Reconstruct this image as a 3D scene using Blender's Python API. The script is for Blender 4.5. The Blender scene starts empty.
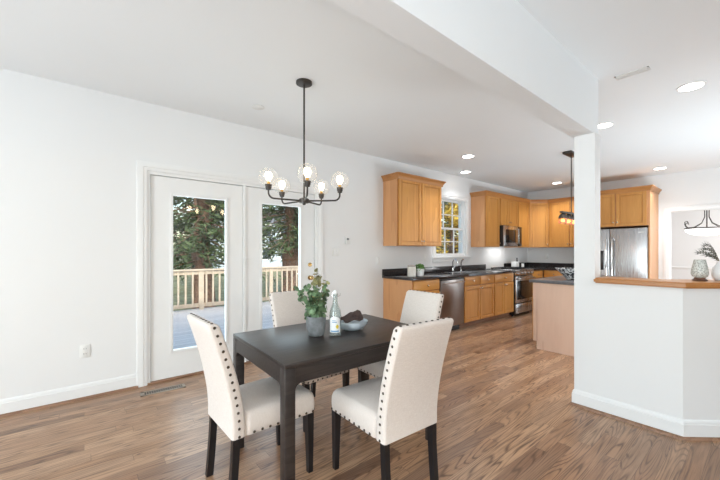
import bpy, bmesh, math, random
from mathutils import Vector, Matrix
random.seed(7)
PI = math.pi
S = bpy.context.scene
C = S.collection
H = 2.732            # ceiling height
XE = 8.447           # kitchen end wall

# ------------------------------------------------------------------ camera
cd = bpy.data.cameras.new('camera'); cam = bpy.data.objects.new('camera', cd); C.objects.link(cam)
cd.sensor_width = 36; cd.sensor_fit = 'HORIZONTAL'; cd.lens = 336.884*36/720; cd.shift_y = 10.6/720; cd.clip_start = .05
cam.location = (0, -3.829, 1.30); cam.rotation_euler = (PI/2, 0, math.radians(50.804-90))
S.camera = cam

# ------------------------------------------------------------------ world, sun, daylight, added fill lights, exposure
S.view_settings.view_transform = 'Standard'; S.view_settings.look = 'None'
S.view_settings.exposure = 0.26; S.view_settings.gamma = 1; S.view_settings.use_curve_mapping = False
W = bpy.data.worlds.new('sky'); S.world = W; W.use_nodes = True
wn = W.node_tree.nodes; wn.clear()
sky = wn.new('ShaderNodeTexSky'); sky.sky_type = 'NISHITA'; sky.sun_disc = False
sky.sun_elevation = math.radians(38); sky.sun_rotation = math.radians(200); sky.air_density = 1.2; sky.dust_density = 2.5
bg = wn.new('ShaderNodeBackground'); bg.inputs['Strength'].default_value = .33
wo = wn.new('ShaderNodeOutputWorld')
W.node_tree.links.new(sky.outputs[0], bg.inputs[0]); W.node_tree.links.new(bg.outputs[0], wo.inputs[0])

def light(name, kind, loc, rot, energy, color=(1, 1, 1), **kw):
    d = bpy.data.lights.new(name, kind); d.energy = energy; d.color = color
    for k, v in kw.items(): setattr(d, k, v)
    o = bpy.data.objects.new(name, d); C.objects.link(o); o.location = loc; o.rotation_euler = rot
    return o
light('sun', 'SUN', (0, -20, 20), (math.radians(60), 0, math.radians(-14)), 2.6, (1, .93, .82), angle=math.radians(2))
# added out-of-view fills, patio daylight, and the photographer's flash bounced off the ceiling
COOL = (.80, .925, 1)
light('fill_west', 'AREA', (-5.1, -3.7, 1.5), (0, math.radians(-101), 0), 205, COOL, shape='RECTANGLE', size=2.0, size_y=3.2)  # added fill light standing in for an unseen west window
light('fill_south', 'AREA', (-1.7, -7.8, 1.5), (math.radians(105), 0, 0), 30, COOL, shape='RECTANGLE', size=2.6, size_y=2.0)  # added fill at the invented south opening
light('daylight_patio', 'AREA', (1.42, .30, 1.1), (math.radians(-90), 0, 0), 22, COOL, shape='RECTANGLE', size=1.8, size_y=1.7)
light('fill_dining', 'AREA', (11, -5.9, 1.6), (math.radians(90), 0, 0), 112, (.96, .98, 1), shape='RECTANGLE', size=3.5, size_y=1.8)  # added fill that brightens the dining room, no window behind it
light('flash_bounce', 'AREA', (-.8, -5.6, .8), (math.radians(178), 0, 0), 66, COOL, shape='RECTANGLE', size=3.5, size_y=3)
light('fill_bounce_dining', 'AREA', (-2.2, -1.9, .7), (math.radians(180), math.radians(25), 0), 20, COOL, shape='RECTANGLE', size=1.8, size_y=1.6)  # extra uplight added to lift the dining-side ceiling
light('fill_bounce_kitchen', 'AREA', (6.0, -4.4, .2), (math.radians(138), 0, 0), 105, COOL, shape='RECTANGLE', size=2.4, size_y=1.4)  # extra uplight added behind the half wall to lift the kitchen ceiling

# ------------------------------------------------------------------ mesh helper
class MB:
    def __init__(s): s.bm = bmesh.new()
    def box(s, x0, x1, y0, y1, z0, z1, bev=0, seg=2, rot=None):
        r = bmesh.ops.create_cube(s.bm, size=1); vs = r['verts']
        for v in vs:
            v.co = Vector(((x0+x1)/2+v.co.x*(x1-x0), (y0+y1)/2+v.co.y*(y1-y0), (z0+z1)/2+v.co.z*(z1-z0)))
        if bev > 0:
            es = {e for v in vs for e in v.link_edges}
            bmesh.ops.bevel(s.bm, geom=list(es), offset=bev, segments=seg, affect='EDGES', profile=.5)
        return s
    def ring(s, pts): return [s.bm.verts.new(p) for p in pts]
    def loft(s, rings, cap0=True, cap1=True, closed=True):
        rs = [s.ring(r) for r in rings]; n = len(rs[0])
        for a, b in zip(rs[:-1], rs[1:]):
            for i in range(n if closed else n-1):
                j = (i+1) % n
                s.bm.faces.new((a[i], a[j], b[j], b[i]))
        if cap0: s.bm.faces.new(rs[0][::-1])
        if cap1: s.bm.faces.new(rs[-1])
        return s
    def tube(s, pts, r, seg=10):
        pts = [Vector(p) for p in pts]; rs = []
        rad = r if isinstance(r, (list, tuple)) else [r]*len(pts)
        up = Vector((0, 0, 1)); t0 = (pts[1]-pts[0]).normalized()
        if abs(t0.dot(up)) > .95: up = Vector((1, 0, 0))
        n = (up - t0*up.dot(t0)).normalized()
        for i, p in enumerate(pts):
            t = (pts[min(i+1, len(pts)-1)]-pts[max(i-1, 0)]).normalized()
            n = (n - t*n.dot(t)).normalized(); b = t.cross(n)
            rs.append([p+(n*math.cos(2*PI*k/seg)+b*math.sin(2*PI*k/seg))*rad[i] for k in range(seg)])
        return s.loft(rs)
    def cyl(s, p0, p1, r, r1=None, seg=16): return s.tube([p0, p1], [r, r if r1 is None else r1], seg)
    def lathe(s, prof, o=(0, 0, 0), seg=24, axis='z', cap=True):
        rs = []
        for r, z in prof:
            ring = []
            for k in range(seg):
                a = 2*PI*k/seg; x, y = r*math.cos(a), r*math.sin(a)
                p = (x, y, z) if axis == 'z' else ((y, x, z)[0], -z, x) if axis == '-y' else (z, x, y)
                if axis == '-y': p = (x, -z, y)
                ring.append((o[0]+p[0], o[1]+p[1], o[2]+p[2]))
            rs.append(ring)
        return s.loft(rs, cap, cap)
    def prism(s, poly, axis, t0, t1):
        def P(a, b, t): return {'x': (t, a, b), 'y': (a, t, b), 'z': (a, b, t)}[axis]
        return s.loft([[P(a, b, t0) for a, b in poly], [P(a, b, t1) for a, b in poly]])
    def sweep(s, path, prof):
        """profile (offset to the right-hand side of travel, z) swept along a plan path with mitres"""
        P = [Vector((p[0], p[1])) for p in path]; rs = []
        for i, p in enumerate(P):
            d0 = (P[i]-P[i-1]).normalized() if i > 0 else None
            d1 = (P[i+1]-P[i]).normalized() if i < len(P)-1 else None
            if d0 is None: d0 = d1
            if d1 is None: d1 = d0
            n0 = Vector((d0.y, -d0.x)); n1 = Vector((d1.y, -d1.x)); m = (n0+n1).normalized(); k = 1/max(.3, m.dot(n0))
            rs.append([(p.x+m.x*k*o, p.y+m.y*k*o, z) for o, z in prof])
        return s.loft(rs)
    def quad(s, a, b, c, d): s.bm.faces.new(s.ring((a, b, c, d))); return s
    def ball(s, c, r, seg=10, sz=1):
        prof = [(max(1e-4, r*math.sin(PI*i/6)), -r*sz*math.cos(PI*i/6)) for i in range(7)]
        return s.lathe(prof, c, seg)
    def xf(s, m):
        bmesh.ops.transform(s.bm, matrix=m, verts=s.bm.verts[:]); return s

def obj(name, mb, m, parent=None, smooth=35, fix=True):
    if fix: bmesh.ops.recalc_face_normals(mb.bm, faces=mb.bm.faces[:])
    me = bpy.data.meshes.new(name); mb.bm.to_mesh(me); mb.bm.free()
    if smooth:
        for p in me.polygons: p.use_smooth = True
        me.set_sharp_from_angle(angle=math.radians(smooth))
    me.materials.append(m)
    o = bpy.data.objects.new(name, me); C.objects.link(o)
    if parent: o.parent = parent
    return o
def tag(o, label, cat, group=None, kind=None):
    o['label'] = label; o['category'] = cat
    if group: o['group'] = group
    if kind: o['kind'] = kind
    return o
def thing(name, label, cat, loc=(0, 0, 0), rz=0, group=None):
    o = bpy.data.objects.new(name, None); C.objects.link(o); o.empty_display_size = .1
    o.location = loc; o.rotation_euler = (0, 0, rz)
    return tag(o, label, cat, group)
def struct(name, mb, m, parent=None, smooth=35, loc=None):
    o = obj(name, mb, m, parent, smooth)
    if loc: o.location = loc
    if not parent: o['kind'] = 'structure'
    return o
def dup(root, loc, rz, label):
    def cp(o, par):
        c = o.copy(); C.objects.link(c)
        if par: c.parent = par
        for ch in o.children: cp(ch, c)
        return c
    r = cp(root, None); r.location = loc; r.rotation_euler = (0, 0, rz); r['label'] = label
    return r

# ------------------------------------------------------------------ materials
def newmat(name):
    m = bpy.data.materials.new(name); m.use_nodes = True; nt = m.node_tree
    b = nt.nodes['Principled BSDF']; return m, nt, b
class N:
    def __init__(s, nt): s.nt = nt
    def put(s, sock, v):
        if hasattr(v, 'is_output') or isinstance(v, bpy.types.NodeSocket): s.nt.links.new(v, sock)
        elif v is not None: sock.default_value = v
    def math(s, op, a, b=None, c=None):
        n = s.nt.nodes.new('ShaderNodeMath'); n.operation = op
        for i, v in enumerate((a, b, c)):
            if v is not None: s.put(n.inputs[i], v)
        return n.outputs[0]
    def node(s, t, **kw):
        n = s.nt.nodes.new(t)
        for k, v in kw.items(): setattr(n, k, v)
        return n
    def noise(s, vec, scale, detail=3, rough=.5, w=None, dist=0):
        n = s.node('ShaderNodeTexNoise')
        if w is not None: n.noise_dimensions = '4D'; s.put(n.inputs['W'], w)
        s.put(n.inputs['Vector'], vec); n.inputs['Scale'].default_value = scale; n.inputs['Detail'].default_value = detail
        n.inputs['Roughness'].default_value = rough; n.inputs['Distortion'].default_value = dist
        return n.outputs['Fac']
    def mapping(s, vec, scale=(1, 1, 1), loc=(0, 0, 0)):
        n = s.node('ShaderNodeMapping'); s.put(n.inputs['Vector'], vec); n.inputs['Scale'].default_value = scale; n.inputs['Location'].default_value = loc
        return n.outputs[0]
    def ramp(s, fac, stops, interp='LINEAR'):
        n = s.node('ShaderNodeValToRGB'); s.put(n.inputs[0], fac); e = n.color_ramp.elements; n.color_ramp.interpolation = interp
        while len(e) < len(stops): e.new(.5)
        for i, (p, c) in enumerate(stops): e[i].position = p; e[i].color = (*c, 1) if len(c) == 3 else c
        return n.outputs[0]
    def mix(s, fac, a, b, blend='MIX'):
        n = s.node('ShaderNodeMix', data_type='RGBA', blend_type=blend)
        s.put(n.inputs[0], fac)
        for i, v in ((6, a), (7, b)):
            s.put(n.inputs[i], (*v, 1) if isinstance(v, tuple) and len(v) == 3 else v)
        return n.outputs[2]
    def bump(s, h, strength, dist=.01):
        n = s.node('ShaderNodeBump'); n.inputs['Strength'].default_value = strength; n.inputs['Distance'].default_value = dist
        s.put(n.inputs['Height'], h); return n.outputs[0]
    def obj(s): return s.node('ShaderNodeTexCoord').outputs['Object']
    def sep(s, v):
        n = s.node('ShaderNodeSeparateXYZ'); s.put(n.inputs[0], v); return n.outputs
def plain(name, col, rough=.5, metal=0, vary=.06, vscale=6, bump=0, bscale=60, coat=0, spec=None):
    m, nt, b = newmat(name); n = N(nt); v = n.obj()
    f = n.noise(v, vscale, 3)
    lo = tuple(max(0, c*(1-vary)) for c in col); hi = tuple(min(1, c*(1+vary)) for c in col)
    nt.links.new(n.ramp(f, [(.3, lo), (.7, hi)]), b.inputs['Base Color'])
    b.inputs['Roughness'].default_value = rough; b.inputs['Metallic'].default_value = metal
    if coat: b.inputs['Coat Weight'].default_value = coat; b.inputs['Coat Roughness'].default_value = .1
    if spec is not None: b.inputs['Specular IOR Level'].default_value = spec
    if bump: nt.links.new(n.bump(n.noise(v, bscale, 2), bump), b.inputs['Normal'])
    return m
def emit(name, col, strength):
    m, nt, b = newmat(name); b.inputs['Base Color'].default_value = (*col, 1)
    b.inputs['Emission Color'].default_value = (*col, 1); b.inputs['Emission Strength'].default_value = strength
    return m
def pane(name, tint=(1, 1, 1), refl=1.0, milk=0.0, rough=.01):
    m, nt, b = newmat(name); n = N(nt); nt.nodes.remove(b)
    t = n.node('ShaderNodeBsdfTransparent'); t.inputs[0].default_value = (*tint, 1)
    g = n.node('ShaderNodeBsdfGlossy'); g.inputs['Roughness'].default_value = rough
    lw = n.node('ShaderNodeLayerWeight'); lw.inputs['Blend'].default_value = .5
    fac = n.math('MULTIPLY', n.math('ADD', n.math('MULTIPLY', n.math('POWER', lw.outputs['Facing'], 5), .9), .04), refl)
    ms = n.node('ShaderNodeMixShader'); nt.links.new(fac, ms.inputs[0])
    nt.links.new(t.outputs[0], ms.inputs[1]); nt.links.new(g.outputs[0], ms.inputs[2]); out = ms.outputs[0]
    if milk:
        d = n.node('ShaderNodeBsdfDiffuse'); d.inputs[0].default_value = (.9, .9, .9, 1)
        m2 = n.node('ShaderNodeMixShader'); m2.inputs[0].default_value = milk
        nt.links.new(out, m2.inputs[1]); nt.links.new(d.outputs[0], m2.inputs[2]); out = m2.outputs[0]
    nt.links.new(out, nt.nodes['Material Output'].inputs[0])
    return m
def wood(name, c0, c1, axis='z', scale=1.0, rough=.35, coat=0, rings=6):
    m, nt, b = newmat(name); n = N(nt); v = n.obj()
    rnd = n.node('ShaderNodeObjectInfo').outputs['Random']
    st = {'z': (9, 9, .8), 'x': (.8, 9, 9), 'y': (9, .8, 9)}[axis]
    mv = n.mapping(v, tuple(q*scale for q in st)); w = n.math('MULTIPLY', rnd, 40)
    base = n.noise(mv, 1.0, 2, .5, w)
    ring = n.math('FRACT', n.math('MULTIPLY', base, rings))
    fine = n.noise(n.mapping(v, tuple(q*scale*7 for q in st)), 1.0, 3, .6, w)
    f = n.math('ADD', n.math('MULTIPLY', ring, .4), n.math('MULTIPLY', fine, .6))
    nt.links.new(n.ramp(f, [(.2, c0), (.75, c1)]), b.inputs['Base Color'])
    b.inputs['Roughness'].default_value = rough
    if coat: b.inputs['Coat Weight'].default_value = coat; b.inputs['Coat Roughness'].default_value = .15
    return m

def floor_mat():
    m, nt, b = newmat('oak_floor'); n = N(nt); v = n.obj(); x, y, _ = n.sep(v)
    PW, PL = .083, 1.15
    ry = n.math('DIVIDE', y, PW); row = n.math('FLOOR', ry)
    wn_ = n.node('ShaderNodeTexWhiteNoise', noise_dimensions='1D'); nt.links.new(row, wn_.inputs['W'])
    rx = n.math('ADD', n.math('DIVIDE', x, PL), n.math('MULTIPLY', wn_.outputs['Value'], 7.3)); col = n.math('FLOOR', rx)
    cv = n.node('ShaderNodeCombineXYZ'); nt.links.new(row, cv.inputs[0]); nt.links.new(col, cv.inputs[1])
    idn = n.node('ShaderNodeTexWhiteNoise', noise_dimensions='2D'); nt.links.new(cv.outputs[0], idn.inputs['Vector']); pid = idn.outputs['Value']
    w = n.math('MULTIPLY', pid, 60)
    # cathedral grain: contour bands of a stretched noise, offset per plank
    g0 = n.noise(n.mapping(v, (.75, 9, 1)), 1.0, 1.2, .4, w, .15)
    band = n.math('FRACT', n.math('MULTIPLY', g0, 23))
    edge = n.math('POWER', n.math('ABSOLUTE', n.math('SUBTRACT', n.math('MULTIPLY', band, 2), 1)), 2.0)
    fine = n.noise(n.mapping(v, (3.5, 100, 1)), 1.0, 3, .6, w)
    big = n.noise(n.mapping(v, (1.5, 5, 1)), 1.0, 2, .5, w)
    tone = n.ramp(pid, [(0, (.21, .112, .065)), (.25, (.38, .20, .105)), (.55, (.455, .258, .142)), (.85, (.55, .335, .195)), (1, (.27, .15, .088))])
    brk = n.ramp(n.noise(n.mapping(v, (6, 40, 1)), 1.0, 2, .6, w), [(.3, (.25, .25, .25)), (.55, (1, 1, 1))])
    c = n.mix(n.math('MULTIPLY', n.math('MULTIPLY', n.ramp(edge, [(.25, (0, 0, 0)), (.85, (1, 1, 1))]), brk), .86), tone, (.085, .036, .017))
    c = n.mix(n.math('MULTIPLY', n.ramp(fine, [(.45, (0, 0, 0)), (.68, (1, 1, 1))]), .66), c, (.12, .055, .028))
    c = n.mix(n.math('MULTIPLY', n.ramp(big, [(.35, (0, 0, 0)), (.75, (1, 1, 1))]), .35), c, (.54, .35, .23))
    fy = n.math('FRACT', ry); gy = n.math('LESS_THAN', fy, .022)
    fx = n.math('FRACT', rx); gx = n.math('LESS_THAN', fx, .0022)
    gap = n.math('MAXIMUM', gy, gx)
    c = n.mix(n.math('MULTIPLY', gap, .6), c, (.05, .025, .015))
    nt.links.new(c, b.inputs['Base Color'])
    nt.links.new(n.math('ADD', n.math('MULTIPLY', fine, .12), .26), b.inputs['Roughness'])
    hgt = n.math('SUBTRACT', n.math('MULTIPLY', fine, .15), gap)
    nt.links.new(n.bump(hgt, .12, .004), b.inputs['Normal'])
    return m
def granite():
    m, nt, b = newmat('black_granite'); n = N(nt); v = n.obj()
    f = n.noise(v, 140, 2, .6); g = n.noise(v, 18, 3)
    c = n.ramp(f, [(.45, (.018, .016, .017)), (.62, (.05, .043, .042)), (.72, (.16, .13, .12))])
    nt.links.new(n.mix(n.math('MULTIPLY', g, .3), c, (.05, .035, .032)), b.inputs['Base Color'])
    b.inputs['Roughness'].default_value = .13
    return m
def fabric():
    m, nt, b = newmat('linen'); n = N(nt); v = n.obj()
    a = n.noise(n.mapping(v, (40, 400, 400)), 1, 2); c = n.noise(n.mapping(v, (400, 400, 40)), 1, 2); f = n.math('ADD', n.math('MULTIPLY', a, .5), n.math('MULTIPLY', c, .5))
    nt.links.new(n.ramp(f, [(.35, (.68, .605, .55)), (.65, (.79, .72, .665))]), b.inputs['Base Color'])
    b.inputs['Roughness'].default_value = .9; b.inputs['Sheen Weight'].default_value = .2
    nt.links.new(n.bump(f, .25, .002), b.inputs['Normal'])
    return m
def steel(name, axis=(1, 1, 60), col=(.56, .56, .57), rough=.27):
    m, nt, b = newmat(name); n = N(nt); v = n.obj()
    f = n.noise(n.mapping(v, tuple(4*q for q in axis)), 1, 2)
    nt.links.new(n.ramp(f, [(.3, tuple(c*.9 for c in col)), (.7, col)]), b.inputs['Base Color'])
    b.inputs['Metallic'].default_value = 1; nt.links.new(n.math('ADD', n.math('MULTIPLY', f, .1), rough-.05), b.inputs['Roughness'])
    return m
M = dict(
    wall=plain('white_wall', (.80, .80, .795), .75, vary=.01, vscale=1, bump=.02, bscale=220),
    ceil=plain('white_ceiling', (.85, .875, .89), .9, vary=.01, vscale=1),
    trim=plain('white_trim', (.82, .82, .81), .38, vary=.01),
    floor=floor_mat(), granite=granite(), fabric=fabric(),
    cab=wood('honey_maple', (.50, .213, .045), (.645, .31, .078), 'z', .8, .38, rings=3),
    cabside=wood('honey_maple_side', (.58, .275, .115), (.67, .345, .155), 'z', .5, .4, rings=2),
    cabx=wood('honey_maple_rail', (.50, .213, .045), (.645, .31, .078), 'x', .8, .38, rings=3),
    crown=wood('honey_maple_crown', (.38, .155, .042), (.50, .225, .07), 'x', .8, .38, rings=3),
    island=wood('pale_maple_panel', (.70, .47, .345), (.78, .55, .42), 'z', .45, .42, rings=2),
    ledge=wood('honey_ledge', (.37, .145, .034), (.50, .215, .06), 'y', .8, .3, rings=3),
    shoe=wood('oak_shoe', (.20, .10, .055), (.32, .175, .10), 'x', 1, .4),
    table=wood('black_brown_table', (.020, .016, .015), (.044, .035, .032), 'x', 1.2, .36, rings=9),
    leg=plain('black_leg', (.012, .012, .014), .3, vary=.2),
    nail=plain('bronze_nail', (.09, .07, .055), .3, 1),
    bronze=plain('dark_bronze', (.075, .066, .06), .42, .8),
    black=plain('black_plastic', (.012, .012, .013), .3),
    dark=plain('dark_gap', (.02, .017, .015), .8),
    steel=steel('stainless', (60, 60, 1)), steelh=steel('stainless_flat', (1, 60, 60)),
    dsteel=steel('slate_stainless', (60, 60, 1), (.36, .335, .325), .3),
    chrome=plain('chrome', (.8, .8, .8), .1, 1, vary=.01), nickel=plain('nickel', (.62, .55, .45), .25, 1, vary=.02),
    brass=plain('brass', (.55, .38, .17), .25, 1), dglass=plain('dark_glass', (.015, .013, .012), .06, vary=.05),
    pane=pane('window_glass', (.96, .98, .97), 1.0), globe=pane('clear_globe', (.99, .99, .99), .7, .05, .08),
    bottle=pane('bottle_glass', (.86, .90, .89), 1.3, .04),
    bulb=emit('warm_bulb', (1, .80, .52), 14), recess=emit('recessed_lens', (1, .97, .92), 9), amber=pane('amber_shade', (.95, .62, .25), 1.0, .15),
    bowlglow=emit('lit_glass_bowl', (1, .98, .95), 2.2),
    sleeve=plain('amber_sleeve', (.62, .33, .06), .35), white=plain('white_ceramic', (.82, .82, .81), .25, vary=.02), plastic=plain('white_plastic', (.78, .78, .76), .4, vary=.01),
    socket=plain('socket_slot', (.10, .10, .10), .5),
    potgrey=plain('grey_cement', (.21, .225, .235), .75, vary=.35, vscale=25, bump=.2, bscale=40), soil=plain('soil', (.03, .02, .014), .95, vary=.4, vscale=60),
    leaf=plain('green_leaf', (.13, .215, .11), .5, vary=.55, vscale=18), leafgold=plain('golden_leaf', (.33, .32, .15), .5, vary=.45, vscale=18), darkleaf=plain('dark_leaf', (.05, .065, .05), .55, vary=.35, vscale=20),
    stem=plain('stem', (.12, .10, .05), .6), bowl=plain('pale_blue_glaze', (.66, .74, .80), .2, vary=.06), napkin=plain('brown_cloth', (.075, .05, .045), .9, vary=.3, vscale=30, bump=.4, bscale=90),
    label=plain('white_label', (.84, .86, .86), .5, vary=.01), blue=plain('blue_ink', (.12, .30, .50), .5), yellow=plain('lemon_ink', (.80, .62, .05), .5),
    deck=None, rail=plain('beige_rail', (.52, .43, .33), .7, vary=.1, vscale=10), grass=plain('dry_grass', (.20, .20, .10), .95, vary=.4, vscale=2),
    bark=plain('bark', (.13, .075, .05), .9, vary=.5, vscale=12, bump=.5, bscale=30), needles=plain('conifer_needles', (.055, .085, .030), .7, vary=.6, vscale=3),
    autumn=plain('autumn_leaves', (.42, .30, .045), .7, vary=.5, vscale=2), hazel=plain('brown_leaves', (.10, .075, .05), .8, vary=.5, vscale=3),
    siding=plain('blue_grey_siding', (.42, .50, .58), .7, vary=.05), siding2=plain('white_siding', (.75, .78, .80), .7, vary=.03), roof=plain('grey_roof', (.16, .16, .18), .9, vary=.2), hwin=plain('house_window', (.05, .07, .10), .15),
    canister=plain('cream_canister', (.72, .68, .62), .4, vary=.03), mottled=None)
def deck_mat():
    m, nt, b = newmat('deck_boards'); n = N(nt); v = n.obj(); x, y, _ = n.sep(v)
    r = n.math('DIVIDE', y, .14); wnz = n.node('ShaderNodeTexWhiteNoise', noise_dimensions='1D'); nt.links.new(n.math('FLOOR', r), wnz.inputs['W'])
    g = n.math('LESS_THAN', n.math('FRACT', r), .05)
    f = n.noise(n.mapping(v, (1, 12, 1)), 1.5, 3)
    c = n.ramp(n.math('ADD', n.math('MULTIPLY', wnz.outputs['Value'], .4), n.math('MULTIPLY', f, .6)), [(.2, (.66, .62, .57)), (.8, (.80, .75, .69))])
    nt.links.new(n.mix(n.math('MULTIPLY', g, .7), c, (.08, .08, .09)), b.inputs['Base Color']); b.inputs['Roughness'].default_value = .7
    return m
M['deck'] = deck_mat()
def mottled():
    m, nt, b = newmat('mottled_glass'); n = N(nt); v = n.obj()
    vo = n.node('ShaderNodeTexVoronoi'); nt.links.new(v, vo.inputs['Vector']); vo.inputs['Scale'].default_value = 120
    nt.links.new(n.ramp(vo.outputs['Distance'], [(.15, (.20, .21, .19)), (.55, (.62, .64, .60))]), b.inputs['Base Color']); b.inputs['Roughness'].default_value = .25
    return m
M['mottled'] = mottled()
def pattern():
    m, nt, b = newmat('black_white_pattern'); n = N(nt); v = n.obj()
    f = n.noise(v, 26, 1.5, .5, None, 1.2)
    nt.links.new(n.ramp(f, [(.47, (.03, .03, .035)), (.53, (.78, .78, .77))]), b.inputs['Base Color']); b.inputs['Roughness'].default_value = .35
    return m
M['pattern'] = pattern()

# ------------------------------------------------------------------ room shell
WX0, WY0 = -5.2, -8.0
struct('floor', MB().box(WX0-.2, 13.2, WY0-.2, .0, -.1, 0), M['floor'], smooth=0)
struct('ceiling', MB().box(WX0-.2, 13.2, WY0-.2, .16, H, H+.2), M['ceil'], smooth=0)
PX0, PX1, PZ = .465, 2.385, 2.075         # patio opening
KX0, KX1, KZ0, KZ1 = 4.87, 5.82, 1.19, 2.28  # kitchen window opening
w = MB()
w.box(WX0-.2, PX0, 0, .16, 0, H).box(PX0, PX1, 0, .16, PZ, H).box(PX1, KX0, 0, .16, 0, H).box(KX0, KX1, 0, .16, 0, KZ0).box(KX0, KX1, 0, .16, KZ1, H).box(KX1, 13.2, 0, .16, 0, H)
struct('wall_north', w, M['wall'], smooth=0)
OY = -2.605                                # opening into the dining room
w = MB().box(XE, XE+.12, OY, 0, 0, H).box(XE, XE+.12, -4.3, OY, 2.03, H).box(XE, XE+.12, WY0, -4.3, 0, H)
struct('wall_east', w, M['wall'], smooth=0)
# dining room beyond
struct('wall_dining_east', MB().box(12.9, 13.0, -6.1, 0, 0, H), M['wall'], smooth=0)
struct('wall_dining_south', MB().box(XE+.12, 12.9, -6.2, -6.1, 0, H), M['wall'], smooth=0)
struct('wall_dining_north', MB().box(XE+.12, 12.9, -.9, -.8, 0, H), M['wall'], smooth=0)
struct('trim_1', MB().sweep([(12.9, -.9), (12.9, -6.1)], [(0, .78), (.012, .78), (.03, .82), (.03, .84), (0, .86)]), M['trim'])
struct('baseboard_dining', MB().sweep([(12.9, -.9), (12.9, -6.1)], [(0, 0), (.015, 0), (.015, .12), (0, .13)]), M['trim'])
# unseen walls behind the camera, with openings added for the fill lights
w = MB().box(WX0-.12, WX0, WY0, 0, 0, .5).box(WX0-.12, WX0, WY0, 0, 2.5, H).box(WX0-.12, WX0, WY0, -5.0, .5, 2.5).box(WX0-.12, WX0, -1.8, 0, .5, 2.5)
struct('wall_west', w, M['wall'], smooth=0)
w = MB().box(WX0, XE, WY0-.12, WY0, 0, .5).box(WX0, XE, WY0-.12, WY0, 2.5, H).box(WX0, -3.0, WY0-.12, WY0, .5, 2.5).box(-.4, XE, WY0-.12, WY0, .5, 2.5)
struct('wall_south', w, M['wall'], smooth=0)

# breakfast-bar half wall with its column, and the beam above
CX, CY0, CY1, CT = 3.203, -2.766, -2.916, .135
ANG = math.radians(-41); B = Vector((CX, -3.435)); D = Vector((math.cos(ANG), math.sin(ANG))); E_ = B+D*1.7
PZT = 1.040
nrm = Vector((-D.y, D.x))                  # away from the camera side
b2 = Vector((CX+CT, B.y+.045)); e2 = E_+nrm*CT
w = MB().prism([(CX, CY1), (CX+CT, CY1), (CX+CT, b2.y), (e2.x, e2.y), (E_.x, E_.y), (B.x, B.y)], 'z', 0, PZT)
w.box(CX, CX+CT, CY1, CY0, 0, 2.26)
struct('wall_center', w, M['wall'], smooth=0)
struct('trim_2', MB().box(WX0, CX+CT, CY1+.014, CY0+.014, 2.26, H), M['ceil'], smooth=0)
bp = [(0, 0), (.014, 0), (.014, .10), (.010, .104), (.010, .115), (.004, .128), (0, .132)]
sp = [(.014, 0), (.033, 0), (.031, .010), (.024, .017), (.014, .02)]
path = [(CX+CT, CY0), (CX, CY0), (B.x, B.y), (E_.x, E_.y)]
def rp(pr): return pr
struct('baseboard_center', MB().sweep(path, bp), M['trim'])
struct('trim_3', MB().sweep(path, sp), M['shoe'])
lf = [Vector((CX-.04, CY1-.008)), Vector((CX-.04, B.y-.018))]
off = Vector((D.y, -D.x))*.04
q = B+off; tt = ((CX-.04)-q.x)/D.x; q1 = q+D*tt
back = nrm*(CT+.09)
q2 = E_+off; r2 = E_+back
qb = B+back; tb = ((CX+CT+.07)-qb.x)/D.x; qb1 = qb+D*tb
poly = [(CX-.04, CY1-.002), (q1.x, q1.y), (q2.x, q2.y), (r2.x, r2.y), (qb1.x, qb1.y), (CX+CT+.07, CY1-.002)]
lm = MB().prism(poly, 'z', PZT+.001, PZT+.042)
bmesh.ops.bevel(lm.bm, geom=[e for e in lm.bm.edges if abs(e.verts[0].co.z-e.verts[1].co.z) < 1e-5], offset=.010, segments=3, affect='EDGES')
ld = obj('bar_ledge', lm, M['ledge']); tag(ld, 'honey-stained wooden ledge capping the white half wall', 'ledge')

# baseboards along the long wall
pathL = [(WX0, 0), (PX0-.075, 0)]
struct('baseboard_north', MB().sweep(pathL, bp), M['trim'])
struct('trim_4', MB().sweep(pathL, sp), M['shoe'])
pathR = [(PX1+.075, 0), (3.555, 0)]
struct('baseboard_north_middle', MB().sweep(pathR, bp), M['trim'])
struct('trim_5', MB().sweep(pathR, sp), M['shoe'])
# patio door casing, jambs, head and threshold
cw = .085
def casing(mb, x0, x1, z1, wd=cw, z0=0):
    # moulded architrave: profile swept up one side, across the head and down the other (mitred)
    pr = [(0, 0), (0, .012), (.012, .016), (.03, .016), (.034, .020), (wd-.012, .022), (wd, .018), (wd, 0)]
    rs = [[(x0-o, -y, z0) for o, y in pr], [(x0-o, -y, z1+o) for o, y in pr], [(x1+o, -y, z1+o) for o, y in pr], [(x1+o, -y, z0) for o, y in pr]]
    mb.loft(rs)
m_ = MB(); casing(m_, PX0, PX1, PZ); struct('trim_6', m_, M['trim'])
m_ = MB().box(PX0, PX0+.025, .0, .16, 0, PZ).box(PX1-.025, PX1, 0, .16, 0, PZ).box(PX0+.025, PX1-.025, 0, .16, PZ-.03, PZ).box(1.404, 1.436, .004, .14, .016, PZ-.0305, .004)
struct('trim_7', m_, M['trim'], smooth=0)
struct('trim_8', MB().box(PX0, PX1, -.012, .16, 0, .016, .004), M['shoe'])
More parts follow.
